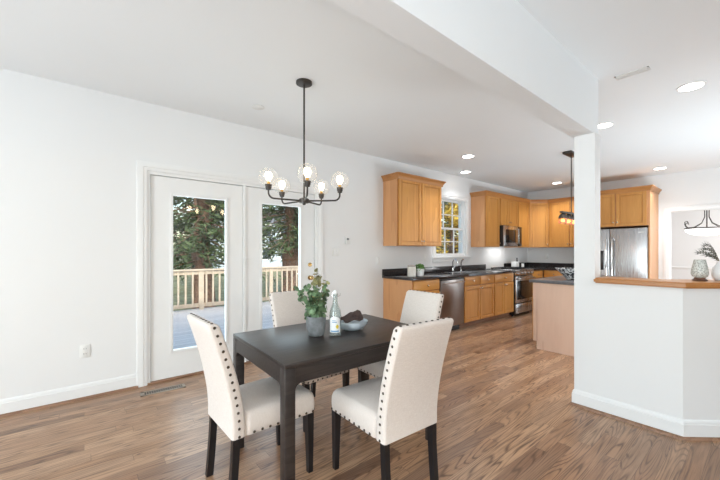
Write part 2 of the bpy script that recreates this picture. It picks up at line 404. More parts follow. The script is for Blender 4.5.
def patio_leaf(name, x0, x1, gx0, gx1, gz0=.285, gz1=1.862):
    m = MB(); y0, y1 = .022, .066; z0, z1 = .018, 2.038
    m.box(x0, gx0, y0, y1, z0, z1).box(gx1, x1, y0, y1, z0, z1).box(gx0, gx1, y0, y1, z0, gz0).box(gx0, gx1, y0, y1, gz1, z1)
    d = struct(name, m, M['trim'], smooth=0)
    t = .024
    f = MB()
    for a in ((gx0-t, gx0+.004, gz0-t, gz1+t), (gx1-.004, gx1+t, gz0-t, gz1+t), (gx0, gx1, gz0-t, gz0+.004), (gx0, gx1, gz1-.004, gz1+t)):
        f.box(a[0], a[1], y0-.012, y0+.002, a[2], a[3], .004)
    obj('glass_bead', f, M['trim'], d)
    obj('glass_pane', MB().box(gx0, gx1, .040, .046, gz0, gz1), M['pane'], d, 0)
    return d
patio_leaf('door_1', .496, 1.400, .686, 1.214)
d2 = patio_leaf('door_2', 1.440, 2.354, 1.628, 2.146)
kx = 2.288
obj('door_knob', MB().lathe([(.030, 0), (.030, .006), (.011, .010), (.011, .030), (.026, .040), (.029, .055), (.020, .066), (.001, .069)], (kx, .022, .945), 20, '-y'), M['brass'], d2)
obj('deadbolt', MB().lathe([(.028, 0), (.028, .008), (.022, .014), (.001, .015)], (kx, .022, 1.115), 20, '-y').box(kx-.005, kx+.005, -.010, .010, 1.10, 1.13, .002), M['brass'], d2)
ds = thing('door_sensor', 'small white alarm contact on the post between the patio doors', 'door sensor', (1.42, .004, 1.135))
obj('sensor_body', MB().box(-.013, .013, -.016, 0, 0, .075, .004), M['plastic'], ds)

# kitchen window
m_ = MB(); casing(m_, KX0, KX1, KZ1, .085, KZ0-.02); m_.box(KX0-.11, KX1+.11, -.045, 0, KZ0-.028, KZ0, .005).box(KX0-.085, KX1+.085, -.016, 0, KZ0-.10, KZ0-.028, .003)
struct('trim_9', m_, M['trim'])
m_ = MB().box(KX0, KX0+.02, 0, .16, KZ0, KZ1).box(KX1-.02, KX1, 0, .16, KZ0, KZ1).box(KX0+.02, KX1-.02, 0, .16, KZ1-.02, KZ1).box(KX0+.02, KX1-.02, 0, .16, KZ0, KZ0+.02)
wi = struct('window_1', m_, M['trim'], smooth=0)
zm = 1.715
for nm, y, z0, z1 in (('lower_sash', .035, KZ0+.02, zm+.018), ('upper_sash', .068, zm-.018, KZ1-.02)):
    s_ = MB(); x0, x1 = KX0+.02, KX1-.02; r = .036
    s_.box(x0, x0+r, y, y+.03, z0, z1).box(x1-r, x1, y, y+.03, z0, z1).box(x0+r, x1-r, y, y+.03, z0, z0+r).box(x0+r, x1-r, y, y+.03, z1-r, z1)
    for k in (1, 2): xx = x0+r+(x1-x0-2*r)*k/3; s_.box(xx-.008, xx+.008, y+.004, y+.026, z0+r, z1-r)
    zz = (z0+z1)/2; s_.box(x0+r, x1-r, y+.004, y+.026, zz-.008, zz+.008)
    so = obj(nm, s_, M['trim'], wi, 0)
    obj('glass_pane', MB().box(x0+r, x1-r, y+.013, y+.017, z0+r, z1-r), M['pane'], so, 0)
# casing of the dining-room opening
m_ = MB()
pr = [(0, 0), (0, .012), (.03, .016), (.034, .020), (.07, .022), (.08, .018), (.08, 0)]
m_.loft([[(XE-y, OY+o, 0) for o, y in pr], [(XE-y, OY+o, 2.03+o) for o, y in pr], [(XE-y, -4.3, 2.03+o) for o, y in pr]])
m_.box(XE, XE+.12, OY-.012, OY, 0, 2.03).box(XE, XE+.12, -4.3, OY, 2.018, 2.03)
struct('trim_10', m_, M['trim'])

# ------------------------------------------------------------------ cabinets
def panel(mb, x0, x1, z0, z1, y, th=.02, rail=.055):
    for a in ((x0, x0+rail, z0, z1), (x1-rail, x1, z0, z1), (x0+rail, x1-rail, z0, z0+rail), (x0+rail, x1-rail, z1-rail, z1)):
        mb.box(a[0], a[1], y-th, y, a[2], a[3], .0025, 1)
    g_ = .007
    mb.box(x0+rail, x1-rail, y-.004, y, z0+rail, z1-rail)
    mb.box(x0+rail+g_, x1-rail-g_, y-th+.007, y-.004, z0+rail+g_, z1-rail-g_, .004, 1)
    return mb
KN = [(.006, 0), (.006, .010), (.013, .016), (.015, .022), (.010, .029), (.001, .031)]
def knob(parent, x, y, z): return obj('knob', MB().lathe(KN, (x, y, z), 12, '-y'), M['nickel'], parent)
def door(par, x0, x1, z0, z1, y, kx, kz, mat='cab'):
    d = obj('cabinet_door', panel(MB(), x0+.008, x1-.008, z0, z1, y), M[mat], par)
    if kx is not None: knob(d, kx, y-.02, kz)
    return d
def drawer(par, x0, x1, z0, z1, y, knobs=1):
    d = obj('drawer', MB().box(x0+.008, x1-.008, y-.02, y, z0, z1, .005), M['cabx'], par)
    knob(d, (x0+x1)/2, y-.02, (z0+z1)/2)
    return d
def crown(par, pts, z):
    return obj('crown_molding', MB().sweep(pts, [(0, z-.03), (.008, z-.03), (.012, z), (.035, z+.035), (.045, z+.042), (.045, z+.058), (0, z+.058)]), M['crown'], par)
UZ0, UZ1, UD = 1.372, 2.395, .305
def upper(label, loc, rz, w_, doors, z0=UZ0, z1=UZ1, d=UD, cr='', group=None):
    t = thing('wall_cabinet', label, 'cabinet', loc, rz, group)
    obj('cabinet_box', MB().box(0, w_, -d, -.003, z0, z1), M['cabside'], t, 0)
    obj('shaded_face_frame', MB().box(.002, w_-.002, -d-.0015, -d, z0+.002, z1-.002), M['crown'], t, 0)  # darker wood puts the shade between the doors into the colour
    y = -d-.002
    for a, b, side in doors:
        k = (b-.028 if side == 'r' else a+.028)
        door(t, a, b, z0+.008, z1-.012, y, k, z0+.075)
    pts = [(0, -d-.02), (w_, -d-.02)]
    if 'l' in cr: pts = [(0, -.004)]+pts
    if 'r' in cr: pts = pts+[(w_, -.004)]
    crown(t, pts, z1)
    return t
upper('tall honey maple two-door wall cabinet between switch and window', (3.585, 0, 0), 0, 1.05, [(.012, .535, 'r'), (.535, 1.038, 'l')], cr='lr')
upper('single-door honey maple wall cabinet beside the kitchen window with exposed side', (5.985, 0, 0), 0, .54, [(.012, .53, 'r')], cr='l')
upper('short honey maple two-door wall cabinet above the microwave', (6.528, 0, 0), 0, .764, [(.008, .382, 'r'), (.382, .756, 'l')], z0=1.815)
upper('narrow honey maple wall cabinet between microwave and corner cabinet', (7.295, 0, 0), 0, .538, [(.008, .53, 'l')])
# diagonal corner cabinet
cc = thing('corner_cabinet', 'honey maple diagonal wall cabinet in the kitchen corner', 'cabinet', (XE, 0, 0))
q_ = .612; f_ = UD
obj('cabinet_box', MB().prism([(-.003, -.003), (-q_, -.003), (-q_, -f_), (-f_, -q_), (-.003, -q_)], 'z', UZ0, UZ1), M['cabside'], cc, 0)
L_ = math.hypot(q_-f_, q_-f_)
dm = panel(MB(), .012, L_-.012, UZ0+.008, UZ1-.012, -.001)
dm.xf(Matrix.Translation((-q_, -f_, 0)) @ Matrix.Rotation(-PI/4, 4, 'Z'))
cdoor = obj('cabinet_door', dm, M['cab'], cc)
kb = MB().lathe(KN, (L_-.04, -.021, UZ0+.075), 12, '-y').xf(Matrix.Translation((-q_, -f_, 0)) @ Matrix.Rotation(-PI/4, 4, 'Z')); obj('knob', kb, M['nickel'], cdoor)
o_ = .014
crown(cc, [(-q_, -f_-.02), (-q_+.008, -f_-.02), (-f_-.02, -q_+.008), (-f_-.02, -q_)], UZ1)
upper('honey maple two-door wall cabinet on the end wall behind the island light', (XE, -.614, 0), -PI/2, .86, [(.008, .43, 'r'), (.43, .852, 'l')])

BD, BZ = .60, .874
def base(label, loc, rz, w_, drawers, doors, sink=False, d=BD):
    t = thing('base_cabinet', label, 'cabinet', loc, rz)
    bx = MB().box(0, w_, -d, -.004, .1, .68 if sink else BZ)
    if sink: bx.box(0, w_, -d, -d+.05, .68, BZ).box(0, .05, -d+.05, -.004, .68, BZ).box(w_-.05, w_, -d+.05, -.004, .68, BZ)
    obj('cabinet_box', bx, M['cabside'], t, 0)
    obj('toe_kick', MB().box(0, w_, -d+.07, -.05, .002, .1), M['shoe'], t, 0)
    obj('shaded_face_frame', MB().box(.002, w_-.002, -d-.0015, -d, .102, BZ-.002), M['crown'], t, 0)  # frame darkened to paint in the shaded gaps around doors and drawers
    y = -d-.002
    for a, b in drawers: drawer(t, a, b, .715, .86, y)
    for a, b, side in doors: door(t, a, b, .112, .70, y, b-.03 if side == 'r' else a+.03, .655)
    return t
base('honey maple base cabinet with plain end panel at the start of the counter', (3.585, 0, 0), 0, .61, [(.012, .60)], [(.012, .60, 'r')])
base('honey maple sink base cabinet under the kitchen window', (4.832, 0, 0), 0, .95, [(.01, .478), (.478, .945)], [(.01, .478, 'r'), (.478, .945, 'l')], sink=True)
base('honey maple base cabinet with one wide drawer beside the range', (5.785, 0, 0), 0, .725, [(.008, .717)], [(.008, .363, 'r'), (.363, .717, 'l')])
base('honey maple corner base cabinet beyond the range', (7.29, 0, 0), 0, .55, [(.008, .542)], [(.008, .542, 'l')])
base('honey maple base cabinet along the end wall', (XE, -.625, 0), -PI/2, .855, [(.008, .43), (.43, .847)], [(.008, .43, 'r'), (.43, .847, 'l')])
# counters
SX0, SX1, SY0, SY1 = 4.93, 5.68, -.50, -.10
ct = thing('countertop', 'black granite countertop with sink cut-out along the window wall', 'countertop', (0, 0, 0))
m_ = MB(); z0, z1 = .876, .914
m_.box(3.56, SX0, -.642, -.003, z0, z1, .004).box(SX1, 6.512, -.642, -.003, z0, z1, .004).box(SX0, SX1, -.642, SY0, z0, z1).box(SX0, SX1, SY1, -.003, z0, z1)
obj('counter_slab', m_, M['granite'], ct); obj('backsplash', MB().box(3.56, 6.512, -.023, -.003, .914, 1.012, .003), M['granite'], ct)
ct2 = thing('countertop', 'black granite corner countertop beyond the range', 'countertop', (0, 0, 0))
obj('counter_slab', MB().prism([(7.292, -.003), (XE-.003, -.003), (XE-.003, -1.485), (XE-.642, -1.485), (XE-.642, -.642), (7.292, -.642)], 'z', z0, z1), M['granite'], ct2, 0)
obj('backsplash', MB().box(7.292, XE-.003, -.023, -.003, .914, 1.012).box(XE-.023, XE-.003, -1.485, -.023, .914, 1.012), M['granite'], ct2, 0)
# sink + faucet
sk = thing('sink', 'stainless steel sink set in the black counter under the window', 'sink', ((SX0+SX1)/2, (SY0+SY1)/2, .70))
a_, b_ = (SX1-SX0)/2-.002, (SY1-SY0)/2-.002
m_ = MB().box(-a_, a_, -b_, b_, .0, .008).box(-a_, -a_+.006, -b_, b_, 0, .21).box(a_-.006, a_, -b_, b_, 0, .21).box(-a_, a_, -b_, -b_+.006, 0, .21).box(-a_, a_, b_-.006, b_, 0, .21).box(-.006, .006, -b_, b_, 0, .19)
obj('basin', m_, M['steelh'], sk, 0)
obj('drain', MB().lathe([(.04, .008), (.04, .012), (.001, .010)], (-.18, 0, 0), 16), M['chrome'], sk)
fc = thing('faucet', 'chrome gooseneck faucet with single lever behind the sink', 'faucet', (5.30, -.062, .9145))
obj('faucet_base', MB().lathe([(.026, 0), (.026, .012), (.017, .02), (.015, .06)], (0, 0, 0), 16), M['chrome'], fc)
arc = [(0, 0, .02), (0, 0, .14)]+[(-.02+.0, -.085+.085*math.cos(a), .14+.085*math.sin(a)) for a in [PI*k/10 for k in range(1, 11)]]+[(-.02, -.17, .10)]
arc = [(0 if i < 2 else -.12*(i-1)/12, *p[1:]) for i, p in enumerate(arc)]
obj('spout', MB().tube(arc, .011, 10), M['chrome'], fc)
obj('lever', MB().tube([(.0, 0, .05), (.03, 0, .065), (.10, -.01, .12)], [.010, .008, .006], 8), M['chrome'], fc)
sq = thing('sink_sprayer', 'slim chrome side sprayer standing beside the faucet', 'sprayer', (5.555, -.065, .9145))
obj('sprayer_base', MB().lathe([(.02, 0), (.02, .01), (.012, .03)], (0, 0, 0), 14), M['chrome'], sq)
obj('sprayer_head', MB().tube([(0, 0, .03), (0, 0, .15), (0, -.02, .20), (0, -.05, .22)], [.010, .012, .016, .014], 10), M['chrome'], sq)
# dishwasher
dw = thing('dishwasher', 'slate stainless dishwasher between the maple base cabinets', 'dishwasher', (4.203, 0, 0))
obj('body', MB().box(.0, .622, -.575, -.01, .10, .872), M['dark'], dw, 0)
dd = obj('door_panel', MB().box(.006, .616, -.625, -.576, .105, .868, .005), M['dsteel'], dw)
obj('handle', MB().tube([(.05, -.625, .80), (.05, -.665, .80), (.06, -.672, .80), (.562, -.672, .80), (.572, -.665, .80), (.572, -.625, .80)], .011, 10), M['steel'], dd)
obj('control_strip', MB().box(.006, .616, -.6265, -.62, .835, .866), M['black'], dd, 0)
obj('toe_kick', MB().box(.01, .612, -.53, -.10, .002, .10), M['black'], dw, 0)
# range
rg = thing('range', 'stainless gas range with black sides under the microwave', 'range', (6.520, 0, 0))
obj('body', MB().box(0, .764, -.62, -.03, .03, .895), M['black'], rg, 0)
obj('cooktop', MB().box(0, .764, -.655, -.02, .895, .922, .004), M['steel'], rg)
obj('foot', MB().cyl((.05, -.56, .001), (.05, -.56, .03), .02), M['black'], rg); obj('foot', MB().cyl((.71, -.56, .001), (.71, -.56, .03), .02), M['black'], rg)
obj('control_panel', MB().prism([(-.62, .80), (-.655, .81), (-.66, .88), (-.64, .895), (-.62, .895)], 'x', .0, .764), M['steel'], rg, 0)
for k in range(5): obj('burner_knob', MB().lathe([(.02, 0), (.021, .012), (.017, .03), (.001, .031)], (.10+k*.141, -.655, .848), 14, '-y'), M['steel'], rg)
od = obj('oven_door', MB().box(.012, .752, -.655, -.62, .265, .795, .006), M['steel'], rg)
obj('oven_window', MB().box(.05, .714, -.660, -.65, .33, .70, .004), M['dglass'], od)
obj('oven_handle', MB().tube([(.05, -.655, .745), (.05, -.70, .745), (.06, -.708, .745), (.704, -.708, .745), (.714, -.70, .745), (.714, -.655, .745)], .013, 10), M['steel'], od)
dr = obj('warming_drawer', MB().box(.012, .752, -.655, -.62, .06, .245, .006), M['steel'], rg)
for gx in (.20, .56):
    g = MB()
    for k in range(4): g.box(gx-.15+k*.095, gx-.135+k*.095, -.58, -.10, .930, .948)
    for k in range(3): g.box(gx-.16, gx+.16, -.57+k*.22, -.555+k*.22, .922, .942)
    obj('burner_grate', g, M['black'], rg, 0)
# microwave
mw = thing('microwave', 'stainless over-the-range microwave under the short wall cabinet', 'microwave', (6.530, 0, 1.388))
obj('body', MB().box(0, .760, -.385, -.01, 0, .422), M['black'], mw, 0)
md = obj('microwave_door', MB().box(.004, .575, -.41, -.385, .012, .415, .005), M['steel'], mw)
obj('door_window', MB().box(.06, .50, -.414, -.405, .075, .345, .004), M['dglass'], md)
obj('handle', MB().tube([(.545, -.41, .05), (.545, -.445, .06), (.545, -.445, .36), (.545, -.41, .37)], .010, 8), M['steel'], md)
obj('control_panel', MB().box(.58, .756, -.41, -.385, .012, .415, .005), M['dglass'], mw)
obj('vent_strip', MB().box(.0, .76, -.405, -.385, .0, .010), M['steel'], mw, 0)
light('cooktop_lamp', 'AREA', (6.91, -.20, 1.384), (0, 0, 0), 2.0, (1, .98, .95), shape='RECTANGLE', size=.6, size_y=.2)

# fridge alcove on the end wall
FX = XE-.70
fr = thing('refrigerator', 'stainless side-by-side refrigerator with ice dispenser', 'refrigerator', (XE, -1.525, 0), -PI/2)
FW = .90; sp_ = .345
obj('body', MB().box(0, FW, -.66, -.03, .02, 1.715), M['dark'], fr, 0)
dl = obj('freezer_door', MB().box(.003, sp_-.003, -.735, -.665, .05, 1.71, .012, 3), M['steel'], fr)
dr_ = obj('fridge_door', MB().box(sp_+.003, FW-.003, -.735, -.665, .05, 1.71, .012, 3), M['steel'], fr)
for d_, hx in ((dl, sp_-.045), (dr_, sp_+.045)):
    obj('door_handle', MB().tube([(hx, -.735, .55), (hx, -.785, .57), (hx, -.79, .62), (hx, -.79, 1.46), (hx, -.785, 1.51), (hx, -.735, 1.53)], .016, 12), M['chrome'], d_)
obj('dispenser', MB().box(.06, .25, -.741, -.73, .93, 1.30, .004), M['black'], dl)
obj('badge', MB().box(FW-.13, FW-.05, -.7375, -.734, 1.625, 1.637), M['plastic'], dr_, 0)
obj('grille', MB().box(.01, FW-.01, -.66, -.60, .0, .05), M['black'], fr, 0)
ep = obj('fridge_end_panel', MB().box(FX-.005, XE-.003, -2.452, -2.432, .0, UZ1), M['cabside'], None, 0); tag(ep, 'tall maple end panel beside the refrigerator', 'panel')
fcab = thing('fridge_cabinet', 'deep maple two-door cabinet over the refrigerator', 'cabinet', (XE, -1.50, 0), -PI/2)
obj('cabinet_box', MB().box(0, .93, -.70, -.003, 1.75, UZ1), M['cabside'], fcab, 0)
door(fcab, .01, .455, 1.757, UZ1-.02, -.701, .425, 1.83); door(fcab, .455, .915, 1.757, UZ1-.02, -.701, .485, 1.83)
crown(fcab, [(0, -.72), (.955, -.72), (.955, -.004)], UZ1)

# island
IX0, IX1, IY0, IY1 = 4.66, 6.25, -1.80, -2.44
il = thing('kitchen_island', 'pale maple kitchen island standing behind the white column', 'island', (0, 0, 0))
obj('cabinet_box', MB().box(IX0, IX1, IY1, IY0, .1, .876), M['cabside'], il, 0)
obj('end_panel', MB().box(IX0-.018, IX0, IY1, IY0-.045, .0, .876).box(IX0-.018, IX0, IY0-.05, IY0, .1, .876), M['island'], il, 0)
obj('end_panel', MB().box(IX1, IX1+.018, IY1, IY0-.06, .0, .876), M['island'], il, 0)
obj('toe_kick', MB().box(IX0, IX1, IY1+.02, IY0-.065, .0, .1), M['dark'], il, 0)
for k in range(3):
    a_ = k*.53
    dm = panel(MB(), a_+.008, a_+.522, .112, .70, 0).xf(Matrix.Translation((IX1, IY0+.001, 0)) @ Matrix.Rotation(PI, 4, 'Z')); dd = obj('cabinet_door', dm, M['cab'], il)
    obj('knob', MB().lathe(KN, (a_+.48, -.02, .655), 12, '-y').xf(Matrix.Translation((IX1, IY0+.001, 0)) @ Matrix.Rotation(PI, 4, 'Z')), M['nickel'], dd)
    dm = MB().box(a_+.008, a_+.522, -.02, 0, .715, .86, .005).xf(Matrix.Translation((IX1, IY0+.001, 0)) @ Matrix.Rotation(PI, 4, 'Z')); dd = obj('drawer', dm, M['cabx'], il)
    obj('knob', MB().lathe(KN, (a_+.265, -.02, .788), 12, '-y').xf(Matrix.Translation((IX1, IY0+.001, 0)) @ Matrix.Rotation(PI, 4, 'Z')), M['nickel'], dd)
ic = obj('island_countertop', MB().box(IX0-.045, IX1+.04, IY1-.03, IY0+.045, .876, .914, .006), plain('sheen_granite', (.11, .11, .118), .3, vary=.25, vscale=90)); tag(ic, 'dark granite slab on top of the kitchen island, grey reflection in its colour', 'countertop')  # granite lightened so the colour carries the reflection on the top

# ------------------------------------------------------------------ dining table
TX0, TX1, TY0, TY1 = .745, 1.870, -2.372, -1.590
tb = thing('dining_table', 'rectangular black-brown wooden dining table with flush square legs', 'table', ((TX0+TX1)/2+.006, (TY0+TY1)/2+.012, 0), math.radians(-1.2))
hx, hy = (TX1-TX0)/2, (TY1-TY0)/2; LG = .056; TH = .75
obj('tabletop', MB().box(-hx, hx, -hy, hy, TH-.022, TH, .002, 2), M['table'], tb)
def apron(half, rad=.035, zb=TH-.105):
    a = half-LG; zt = TH-.023
    pts = [(-a, zt), (-a, zb-rad)]+[(-a+rad-rad*math.cos(t), zb-rad+rad*math.sin(t)) for t in [PI/2*k/6 for k in range(1, 7)]]
    r_ = [(-x, z) for x, z in reversed(pts)]
    return pts+r_
for s in (-1, 1):
    y = s*hy; obj('apron', MB().prism(apron(hx), 'y', y-s*.002, y-s*.030), M['table'], tb, 30)
    x = s*hx; obj('apron', MB().prism(apron(hy), 'x', x-s*.002, x-s*.030), M['table'], tb, 30)
    for t in (-1, 1):
        xa, ya = s*hx, t*hy
        obj('leg', MB().box(min(xa, xa-s*LG), max(xa, xa-s*LG), min(ya, ya-t*LG), max(ya, ya-t*LG), .001, TH-.0225, .003, 2), M['table'], tb)

# ------------------------------------------------------------------ dining chairs
def rrect(hx, y0, y1, z, r, n=4, hx2=None, dz=None):
    """rounded rectangle in plan: half width hx at y0, hx2 at y1"""
    hx2 = hx if hx2 is None else hx2; r = min(r, hx*.49, (y1-y0)*.49); pts = []
    for cx_, cy_, a0 in ((hx2-r, y1-r, 0), (-(hx2-r), y1-r, PI/2), (-(hx-r), y0+r, PI), (hx-r, y0+r, 3*PI/2)):
        for k in range(n+1):
            a = a0+PI/2*k/n; x, y = cx_+r*math.cos(a), cy_+r*math.sin(a)
            pts.append((x, y, z))
    return pts
SB, ST, TOP = .347, .475, .945
def back_y(z):                             # rear surface of the back, in plan
    t = (z-SB)/(TOP-SB); return -.235-.120*(max(0, t-.12)/.88)**1.55 if t > .12 else -.235
def back_t(z): t = (z-SB)/(TOP-SB); return .073-.015*max(0, min(1, t))
BW = .195
def make_chair(label):
    t = thing('dining_chair', label, 'chair', (0, 0, 0), 0, 'beige nailhead dining chairs')
    rings = []
    for z in [SB, SB+.004]+[SB+.02+(TOP-.02-SB-.02)*k/16 for k in range(17)]+[TOP-.010, TOP-.003, TOP]:
        e = 0 if z < TOP-.0101 else .003 if z < TOP-.004 else .009 if z < TOP-.001 else .018
        if z == SB: e = .005
        yr = back_y(z); rings.append(rrect(BW-e, yr+e, yr+back_t(z)-e, z, .016-e*.3))
    bk = obj('backrest', MB().loft(rings), M['fabric'], t, 50)
    # seat
    rings = []
    F = .254; y0 = -.165
    for z, e in ((SB, .006), (SB+.006, 0), (SB+.05, -.002), (ST-.045, -.001), (ST-.025, .004), (ST-.010, .014), (ST-.002, .030)):
        rings.append(rrect(BW-e, y0, F-e, z, .03, 5, BW+.012-e))
    for k, zz in ((.10, ST+.006), (.16, ST+.009)):
        rings.append(rrect(BW-k, y0+.05, F-k, zz, .03, 5, BW+.012-k))
    se = obj('seat', MB().loft(rings), M['fabric'], t, 60)
    nm_ = MB(); b_ = bmesh.ops.create_uvsphere(nm_.bm, u_segments=8, v_segments=5, radius=.0078)
    for v in b_['verts']: v.co.z *= .6
    no_ = obj('nailhead', nm_, M['nail']); nme = no_.data; bpy.data.objects.remove(no_)
    def nails(par, pts):
        for p, nrm_ in pts:
            o = bpy.data.objects.new('nailhead', nme); C.objects.link(o); o.parent = par; o.location = p
            o.rotation_euler = Vector(nrm_).to_track_quat('Z', 'Y').to_euler()
    pts = []
    for k in range(15):
        z = SB+.012+k*(TOP-SB-.03)/14; yc = back_y(z)+back_t(z)*.5
        for s in (-1, 1): pts.append(((s*BW, yc, z), (s, 0, 0)))
    for k in range(9):
        x = -BW+.022+k*(2*BW-.044)/8; pts.append(((x, back_y(TOP)+back_t(TOP)*.5, TOP), (0, 0, 1)))
    nails(bk, pts)
    pts = []
    for k in range(9):
        y = -.12+k*.044
        for s in (-1, 1): pts.append(((s*(BW+.012*(y+.165)/.4+.0005), y, SB+.013), (s, 0, 0)))
    for k in range(10):
        x = -(BW-.01)+k*(2*(BW-.01))/9; pts.append(((x, F, SB+.013), (0, 1, 0)))
    nails(se, pts)
    def bar(path): return MB().loft([[(x-w_, y-d_, z), (x+w_, y-d_, z), (x+w_, y+d_, z), (x-w_, y+d_, z)] for x, y, z, w_, d_ in path])
    for s in (-1, 1):
        obj('leg', bar([(s*.186, F-.030, .001, .014, .014), (s*.184, F-.034, SB+.004, .021, .021)]), M['leg'], t, 20)
        pr_ = [(z, -.205-.075*(1-z/SB)**1.6) for z in (.001, .06, .12, .18, .24, .30, SB+.004)]
        obj('leg', bar([(s*.170, -.208-.024*max(0, 1-z/SB)**1.4, z, .016, .018) for z, _ in pr_]), M['leg'], t, 20)
    return t
R = math.radians
ch = make_chair('beige nailhead chair at the table end beside the patio doors')
ch.location = (.794, -1.926, 0); ch.rotation_euler = (0, 0, R(-88))
dup(ch, (1.333, -2.412, 0), R(-3), 'beige nailhead chair with its back to the camera at the table')
dup(ch, (1.405, -1.480, 0), R(182), 'beige nailhead chair on the far side of the table, behind the potted plant')
dup(ch, (1.938, -1.925, 0), R(88), 'beige nailhead chair at the table end toward the kitchen')

# ------------------------------------------------------------------ things on the table
def leafdisc(mb, c, nrm_, r, el=1.25, up=None):
    nn = Vector(nrm_).normalized(); a = nn.orthogonal().normalized(); a = Matrix.Rotation(random.uniform(0, 2*PI), 3, nn) @ a; b = nn.cross(a); c = Vector(c)
    ps = [c+a*(r*el*math.cos(t))+b*(r*math.sin(t))+nn*(r*.25*math.cos(t)**2) for t in [2*PI*k/7 for k in range(7)]]
    mb.bm.faces.new(mb.ring(ps))
pt = thing('potted_plant', 'leafy eucalyptus plant in a grey cement pot on the dining table', 'plant', (1.160, -1.955, TH))
obj('pot', MB().lathe([(.042, .001), (.047, .004), (.058, .03), (.064, .075), (.064, .125), (.061, .128), (.058, .125), (.057, .10)], (0, 0, 0), 28, cap=True), M['potgrey'], pt)
obj('soil', MB().lathe([(.0565, .095), (.0565, .108), (.001, .114)], (0, 0, 0), 20), M['soil'], pt)
g1, g2 = MB(), MB()
stems = []
cr = Vector((.775, -.632, 0)); cf = Vector((.632, .775, 0))
spec = [(-.125, .19, .03), (-.09, .16, -.04), (-.05, .20, 0), (.015, .27, .02), (.045, .21, -.02), (.06, .17, .03), (.07, .245, .03), (.03, .16, -.06), (-.05, .19, .06), (.0, .20, -.05), (.05, .15, .08), (-.03, .14, .09), (-.02, .25, .0), (.005, .31, .01)]
for sx, sz, sf in spec:
    tip = cr*sx+cf*sf; P = [Vector((0, 0, .10))+Vector((tip.x, tip.y, 0))*(k/8)**1.3+Vector((0, 0, sz*(k/8)**.9)) for k in range(9)]
    stems.append(P)
    gm = g2 if sz > .244 else g1
    for k in range(2, 9):
        for _ in range(4 if sz < .205 else 3):
            c = P[k]+Vector((random.uniform(-.02, .02), random.uniform(-.02, .02), random.uniform(-.015, .02)))
            leafdisc(gm, c, (random.uniform(-1, 1), random.uniform(-1, 1), random.uniform(.1, 1.2)), random.uniform(.009, .017))
for k in range(150):
    a, r = random.uniform(0, 2*PI), random.uniform(.0, .068)
    leafdisc(g1, (r*math.cos(a), r*math.sin(a), random.uniform(.125, .20)-r*.3), (math.cos(a)+random.uniform(-.7, .7), math.sin(a)+random.uniform(-.7, .7), random.uniform(0, 1.2)), random.uniform(.010, .018))
for P in stems: obj('stem', MB().tube(P, .0022, 5), M['stem'], pt)
obj('leaves', g1, M['leaf'], pt, 0, fix=False); obj('leaves', g2, M['leafgold'], pt, 0, fix=False)

bt = thing('glass_bottle', 'clear swing-top glass bottle with white lemon label on the table', 'bottle', (1.252, -2.040, TH))
obj('bottle_body', MB().lathe([(.034, .001), (.037, .004), (.038, .02), (.038, .14), (.034, .165), (.022, .195), (.0165, .215), (.0145, .255), (.017, .258), (.017, .272), (.012, .274), (.011, .250), (.013, .215), (.034, .15), (.035, .01), (.001, .009)], (0, 0, 0), 28, cap=False), M['bottle'], bt)
obj('stopper', MB().lathe([(.010, .262), (.014, .274), (.014, .285), (.008, .294), (.001, .296)], (0, 0, 0), 16), M['white'], bt)
obj('wire_clasp', MB().tube([(-.017, 0, .245), (-.02, .004, .265), (-.012, 0, .288), (.012, 0, .288), (.02, .004, .265), (.017, 0, .245)], .0015, 6).tube([(.017, 0, .25), (.032, -.012, .262), (.028, -.015, .275)], .0016, 6), M['chrome'], bt)
def patch(r, a0, a1, fz0, fz1, n=16):
    mb = MB(); A = [mb.ring([(r*math.cos(a0+(a1-a0)*k/n), r*math.sin(a0+(a1-a0)*k/n), f(k/n)) for k in range(n+1)]) for f in (fz0, fz1)]
    for k in range(n): mb.bm.faces.new((A[0][k], A[0][k+1], A[1][k+1], A[1][k]))
    return mb
fa = math.atan2(-.775, -.632)              # direction that faces the camera
lb = obj('label', patch(.0386, fa-1.0, fa+1.0, lambda t: .028, lambda t: .112+.020*math.sin(PI*t)), M['label'], bt)
obj('label_print', patch(.0389, fa-.75, fa+.75, lambda t: .033, lambda t: .041), M['blue'], lb)
obj('label_print', patch(.0389, fa-.45, fa+.35, lambda t: .092, lambda t: .097), M['blue'], lb)
obj('label_print', patch(.0389, fa-.45, fa+.15, lambda t: .102, lambda t: .106), M['blue'], lb)
obj('lemon_print', patch(.0390, fa+.15, fa+.70, lambda t: .066-.014*math.sin(PI*t), lambda t: .066+.014*math.sin(PI*t)), M['yellow'], lb)

